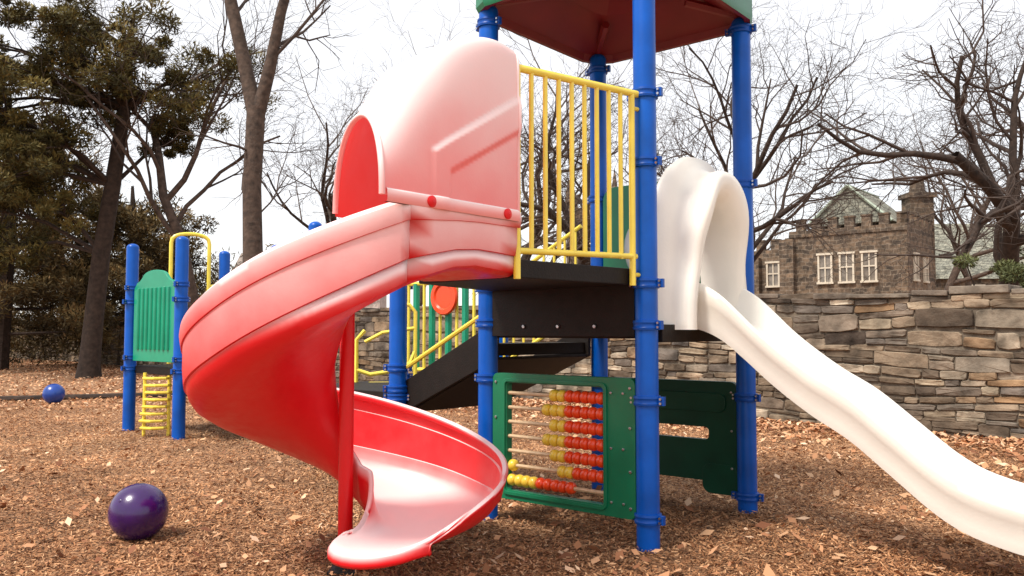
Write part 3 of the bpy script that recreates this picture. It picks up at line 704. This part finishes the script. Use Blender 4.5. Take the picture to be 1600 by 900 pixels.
make('chimney',b,CASTLE,CA,False,loc=c)
def house(name,o,w,d,h,rh,ang,wm,rm,label,ridge_w=True,wins=3):
    o=Vector(o); ex=Vector((math.cos(ang),math.sin(ang),0)); ey=Vector((-ex.y,ex.x,0))
    H=empty(name,o,None,label,'building')
    b=MB(); b.box(V2(o,0),ex*w,ey*d,(0,0,h)); b.add([V2(o,h),V2(o+ey*d,h),V2(o+ey*d/2,h+rh)],[(0,1,2)]); b.add([V2(o+ex*w,h),V2(o+ex*w+ey*d,h),V2(o+ex*w+ey*d/2,h+rh)],[(0,1,2)]); make('wall',b,wm,H,False,loc=o)
    b=MB(); p=[o-ex*.3-ey*.3,o+ex*(w+.3)-ey*.3,o+ex*(w+.3)+ey*(d+.3),o-ex*.3+ey*(d+.3)]; r1=o-ex*.3+ey*d/2; r2=o+ex*(w+.3)+ey*d/2
    b.add([V2(q,h-.15) for q in p]+[V2(r1,h+rh+.1),V2(r2,h+rh+.1)],[(0,1,5,4),(2,3,4,5),(0,3,4),(1,2,5)]); ro=make('roof',b,rm,H,False,loc=V2(o,h))
    b=MB(); c=o+ex*w*.7+ey*d/2; b.box(V2(c,h+rh*.5),ex*.9,ey*.8,(0,0,rh*.5+.7)); make('chimney',b,wm,ro,False,loc=V2(c,h+rh))
    for i in range(wins): window(H,o+ex*(w*(i+.5)/wins),ex,-ey,1.0,1.6,h*.55)
    return H
house('slate_house',(30,58,0),14,9,5.0,4.2,-.05,CASTLE,SLATE,'stone house with large grey green slate roof')
house('brown_house',(-19,56,0),10,9,4.4,2.4,.1,CASTLE2,BROWNROOF,'pale stone house with brown roof behind trees')
TW=empty('stone_tower',(5.3,60,0),None,'tall stone church tower with battlements and pinnacle','tower')
b=MB(); o=Vector((4.1,59,0)); b.box(V2(o,0),(3.4,0,0),(0,3.4,0),(0,0,10)); crenel(b,o,Vector((1,0,0)),3.4,10,Vector((0,.4,0)),.6,.4,.7); 
for q in ((0,0),(3.1,0),(0,3.1),(3.1,3.1)): b.tube([V2(o+Vector((q[0]+.15,q[1]+.15,0)),9),V2(o+Vector((q[0]+.15,q[1]+.15,0)),11.2),V2(o+Vector((q[0]+.15,q[1]+.15,0)),12.8)],[.3,.28,.03],6)
make('wall',b,CASTLE,TW,False,loc=o)
window(TW,o+Vector((1.7,0,0)),Vector((1,0,0)),Vector((0,-1,0)),.9,2.2,6.3)
# ------------------------------------------------------------ trees
def branch(tr,cr,p,d,L_,r,lev,maxl,R,up=.06,wig=.18,kids=(6,5,5,4,3),sp=(28,62)):
    nseg=6 if lev<2 else (4 if lev<4 else 3)
    pts=[p]; rr=[r]; dirs=[d]
    for i in range(nseg):
        d=(d+Vector((R.gauss(0,wig),R.gauss(0,wig),R.gauss(0,wig*.7)+up))).normalized(); p=p+d*(L_/nseg); pts.append(p); dirs.append(d); rr.append(r*(1-.62*(i+1)/nseg))
    (tr if lev<2 else cr).tube(pts,rr,[9,7,5,4,3,3][min(lev,5)],cap=False)
    if lev>=maxl: return
    k=kids[min(lev,len(kids)-1)]
    for i in range(k):
        t=.28+.72*(i+R.random()*.8)/k if lev>0 else .42+.58*(i+R.random())/k
        t=min(t,.99); f=t*nseg; j=int(f); q=pts[j].lerp(pts[j+1],f-j); dd=dirs[j+1]
        ax=dd.orthogonal().normalized(); ax.rotate(Matrix.Rotation(R.random()*6.283,3,dd)); an=math.radians(R.uniform(*sp)); nd=dd.copy(); nd.rotate(Matrix.Rotation(an,3,ax))
        nr_=rr[j]*R.uniform(.46,.70); nr_=max(nr_,.0055)
        branch(tr,cr,q,nd,L_*R.uniform(.48,.68),nr_,lev+1,maxl,R,up,wig*1.08,kids,sp)
def mk(name,mb,m):
    me=bpy.data.meshes.new(name); me.from_pydata(mb.v,[],mb.f); me.materials.append(m); me.polygons.foreach_set('use_smooth',[True]*len(me.polygons)); return me
def proto(seed,H,r,mt=BARK,lean=(0,0),tw=TWIG,**k):
    R=random.Random(seed); tr,cr=MB(),MB(); branch(tr,cr,Vector((0,0,-.1)),Vector((lean[0],lean[1],1)).normalized(),H,r,0,5,R,**k); return mk('trunk',tr,mt),mk('crown',cr,tw)
def tree(pm,loc,label,sc=1,rot=0,grp='bare winter trees'):
    o=empty('bare_tree',loc,None,label,'tree',grp); shared('trunk',pm[0],o,loc); shared('crown',pm[1],o,loc); o.scale=(sc,sc,sc); o.rotation_euler[2]=rot; return o
R=random.Random(5); tr,cr=MB(),MB()
tr.tube([(0,0,-.1),(0,0,.4),(.02,0,2),(-.04,0,4),(.02,0,5.55)],[.30,.23,.20,.18,.18],12,cap=False)
for pts,rr in (([(.0,0,5.4),(-.25,.1,6.4),(-.55,.0,7.8),(-.8,.2,9.5),(-1.3,.3,12)],[.16,.14,.12,.09,.05]),([(.05,0,5.4),(.3,-.1,6.3),(.5,-.1,7.4),(.85,.1,9),(1.1,.2,12)],[.14,.12,.10,.08,.05])):
    tr.tube(pts,rr,9,cap=False)
    for i in range(8):
        j=R.choice([1,2,3]); q=Vector(pts[j]).lerp(Vector(pts[j+1]),R.random()); an=R.uniform(0,6.28); branch(tr,cr,q,Vector((math.cos(an),math.sin(an),.9)).normalized(),R.uniform(1.6,3.0),.04,2,5,R,kids=(5,5,4,4,3))
for i in range(3): 
    an=R.uniform(0,6.28); branch(tr,cr,Vector((0,0,R.uniform(3,5.2))),Vector((math.cos(an),math.sin(an),.4)).normalized(),R.uniform(1.2,2.2),.03,3,5,R)
forked=(mk('trunk',tr,BARK),mk('crown',cr,TWIG))
tree(forked,(-5.0,16,0),'tall grey bare tree whose trunk forks in two')
K1=(6,5,4,4,2)
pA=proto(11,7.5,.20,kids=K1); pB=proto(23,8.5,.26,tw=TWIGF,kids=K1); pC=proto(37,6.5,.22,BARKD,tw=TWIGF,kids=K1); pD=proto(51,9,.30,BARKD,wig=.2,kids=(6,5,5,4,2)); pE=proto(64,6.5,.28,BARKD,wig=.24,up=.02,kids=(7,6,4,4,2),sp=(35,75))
lb1='leafless winter tree with fine spreading twigs'
tree(pA,(-7.95,22,0),'slim leafless tree beside the pine',1.0,.5)
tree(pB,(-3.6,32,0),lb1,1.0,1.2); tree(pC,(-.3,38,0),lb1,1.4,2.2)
tree(pD,(6.6,25,0),'large dark leafless tree with crooked limbs',.85,1.0)
tree(pE,(2.6,27,0),'dark leafless tree with crooked spreading limbs',1.0,2.2)
tree(pE,(12.9,21.5,0),'large dark leafless oak behind the stone wall',1.08,1.9)
tree(pD,(19.5,28,0),'dark leafless tree with wide crown',1.0,4.0)
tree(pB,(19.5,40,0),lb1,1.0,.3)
for i,(x,y,pm,sc,ro) in enumerate([(-11,44,pC,1.4,2.2),(-24,48,pB,1.3,5),(-6.5,52,pA,1.4,3),(30,54,pA,1.3,.6),(13,66,pB,1.2,.9),(12.5,44,pC,1.5,1.1)]):
    tree(pm,(x,y,0),lb1,sc,ro)
def foliage(name,cl,per,size,m,parent,loc,flat=.45,thin=.35):
    cl=np.array(cl); N=len(cl)*per; idx=np.repeat(np.arange(len(cl)),per)
    dirs=rng.normal(size=(N,3)); dirs/=np.linalg.norm(dirs,axis=1)[:,None]; rad=rng.uniform(.15,1,N)**.5
    off=dirs*rad[:,None]*cl[idx,3][:,None]; off[:,2]*=flat
    C=cl[idx,:3]+off
    a=dirs+rng.normal(0,.7,(N,3)); a[:,2]+=.25; a/=np.linalg.norm(a,axis=1)[:,None]
    b_=np.cross(a,rng.normal(size=(N,3))); b_/=np.linalg.norm(b_,axis=1)[:,None]
    s=rng.uniform(.6,1.3,N)*size
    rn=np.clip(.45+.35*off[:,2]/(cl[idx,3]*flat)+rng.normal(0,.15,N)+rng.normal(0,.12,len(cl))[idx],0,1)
    return quads(name,C,a*s[:,None],b_*s[:,None]*thin,rn,m,True,parent,loc)
# pine
pb_=Vector((-10.9,21.5,0)); pt=empty('pine_tree',pb_,None,'tall olive green pine with layered needle clumps','tree')
R=random.Random(3); tr=MB(); tp=[Vector(q)+pb_ for q in ((0,0,-.1),(.02,0,.4),(.1,0,1.5),(.25,0,3.2),(.45,.1,5),(.75,.0,7),(.8,.1,8.6),(.9,.1,9.6))]
tr.tube(tp,[.34,.26,.235,.22,.20,.16,.10,.04],10,cap=False)
cl=[]
limbs=[(.9,8.9,1.4),(2.0,8.3,1.8),(2.4,7.6,1.7),(1.6,7.9,1.5),(-.4,8.9,1.3),(-1.3,8.2,1.5),(1.6,7.3,1.4),(.3,8.0,1.4),(.8,7.3,1.3),(-2.2,7.6,1.5),(-1.6,6.6,1.7),(-2.6,6.0,1.5),(-.9,7.3,1.4),(1.9,6.5,.9),(-.5,5.9,1.3),(-1.9,5.0,1.5),(-2.8,4.4,1.5),(-1.0,4.4,1.1),(-2.4,3.4,1.3),(-3.6,5.5,1.5),(-3.5,7.0,1.5),(-2.8,6.8,1.4),(-3.4,8.3,1.3),(-1.8,5.8,1.4)]
for (lx,lz,sz) in limbs:
    ly=R.uniform(-1.8,1.8); tip=pb_+Vector((lx,ly,lz))
    j=min(range(len(tp)),key=lambda i:abs(tp[i].z-(lz-.7))); s0=tp[j]
    mid=s0.lerp(tip,.5)+Vector((0,0,.25)); tr.tube([s0,mid,tip],[.07,.045,.015],6,cap=False)
    for i in range(13):
        c=tip+Vector((R.gauss(0,.48)*sz,R.gauss(0,.55)*sz,R.gauss(0,.27)*sz)); cl.append((*c,R.uniform(.2,.42)*sz*.8)); tr.tube([mid.lerp(tip,R.uniform(.2,1)),c],[.025,.01],4,cap=False)
make('trunk',tr,BARKD,pt,loc=pb_)
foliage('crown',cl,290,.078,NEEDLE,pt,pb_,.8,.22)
def brown_pine(px_,h_,seed):
    pb2=Vector(px_); p2=empty('pine_tree',pb2,None,'pine with drooping rusty brown boughs','tree'); tr=MB(); tr.tube([pb2,pb2+Vector((.2,0,h_*.6)),pb2+Vector((.1,0,h_))],[.3,.22,.05],8,cap=False)
    R=random.Random(seed); cl=[]
    for i in range(26):
        z=1.2+(h_-1.8)*i/26; an=i*2.4; rr_=(3.6-2.6*z/h_)*R.uniform(.6,1); tip=pb2+Vector((math.cos(an)*rr_,math.sin(an)*rr_,z)); tr.tube([pb2+Vector((.1,0,z-.1)),tip],[.06,.02],5,cap=False)
        for k in range(7): cl.append((*(tip+Vector((R.gauss(0,.6),R.gauss(0,.6),R.gauss(0,.35)))),R.uniform(.35,.7)))
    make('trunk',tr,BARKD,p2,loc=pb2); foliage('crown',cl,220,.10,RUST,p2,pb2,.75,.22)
brown_pine((-16.0,26,0),8.6,9)
brown_pine((-13.2,28.5,0),6.2,12)
R=random.Random(31)
cl=[]
for i in range(230):
    x=R.uniform(-27,-7.2); y=R.uniform(27,34); h=R.uniform(.3,3.4) if x>-11 else R.uniform(.3,4.3); cl.append((x,y+ (x<-18)*2,h,R.uniform(.6,1.1)))
u=foliage('undergrowth',cl,260,.12,RUST,None,(-16,30,0),.8,.15); tag(u,'rusty brown tangled undergrowth behind the stone wall',None,kind='stuff')
def shrub(c,r,h,label,n=16,per=320,m=EVERG,nm='evergreen_shrub'):
    c=Vector(c); e_=empty(nm,c,None,label,'shrub'); tr=MB(); cl=[]
    for i in range(n):
        q=c+Vector((R.gauss(0,.5)*r,R.gauss(0,.4)*r,h*R.uniform(.45,.95))); tr.tube([c,q],[.04,.012],5,cap=False); cl.append((*q,R.uniform(.22,.42)*r*.5))
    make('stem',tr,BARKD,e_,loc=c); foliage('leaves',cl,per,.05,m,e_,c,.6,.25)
shrub((9.3,15.5,0),1.3,2.75,'green conifer shrub showing above the stone wall',26,260)
shrub((10.9,17,0),1.4,3.1,'green conifer shrub showing above the stone wall',26,260)
cl=[(12.9+R.gauss(0,.14),21.3+R.gauss(0,.12),R.uniform(1.5,3.4),R.uniform(.2,.30)) for i in range(22)]
e_=empty('ivy_vine',(12.9,21.3,0),None,'dark ivy climbing the oak trunk','plant'); foliage('leaves',cl,100,.05,EVERG,e_,(12.9,21.3,0),1,.6)
# ------------------------------------------------------------ light
w=bpy.data.worlds.new('World'); S.world=w; w.use_nodes=True; n=w.node_tree.nodes; l=w.node_tree.links
sky=n.new('ShaderNodeTexSky'); sky.sky_type='NISHITA'; sky.sun_disc=False
bg=n['Background']; l.new(sky.outputs[0],bg.inputs[0]); bg.inputs[1].default_value=.05
b2_=n.new('ShaderNodeBackground'); 
tc=n.new('ShaderNodeTexCoord'); no=n.new('ShaderNodeTexNoise'); no.inputs['Scale'].default_value=2.2; no.inputs['Detail'].default_value=5; l.new(tc.outputs['Generated'],no.inputs['Vector'])
r=n.new('ShaderNodeValToRGB'); r.color_ramp.elements[0].position=.3; r.color_ramp.elements[0].color=(.99,.95,.93,1); r.color_ramp.elements[1].position=.7; r.color_ramp.elements[1].color=(1,.98,.95,1)
l.new(no.outputs['Fac'],r.inputs['Fac']); l.new(r.outputs[0],b2_.inputs[0]); b2_.inputs[1].default_value=1.0
ad=n.new('ShaderNodeAddShader'); l.new(bg.outputs[0],ad.inputs[0]); l.new(b2_.outputs[0],ad.inputs[1]); l.new(ad.outputs[0],n['World Output'].inputs[0])
sd=bpy.data.lights.new('sun','SUN'); sd.energy=4.5; sd.angle=math.radians(14); sd.color=(1,.94,.85); so=bpy.data.objects.new('sun',sd); COL.objects.link(so)
dirv=Vector((-.50,-.42,1.0)).normalized(); so.rotation_euler=dirv.to_track_quat('Z','Y').to_euler(); so.location=dirv*30
sky.sun_elevation=math.asin(dirv.z); sky.sun_rotation=math.atan2(dirv.x,dirv.y)
# ------------------------------------------------------------ camera
cd=bpy.data.cameras.new('camera'); cd.lens=29.25; cd.sensor_width=36; cd.clip_end=2000; co=bpy.data.objects.new('camera',cd); COL.objects.link(co)
co.location=(0,0,1.19); co.rotation_euler=(math.radians(92.995),0,0); S.camera=co
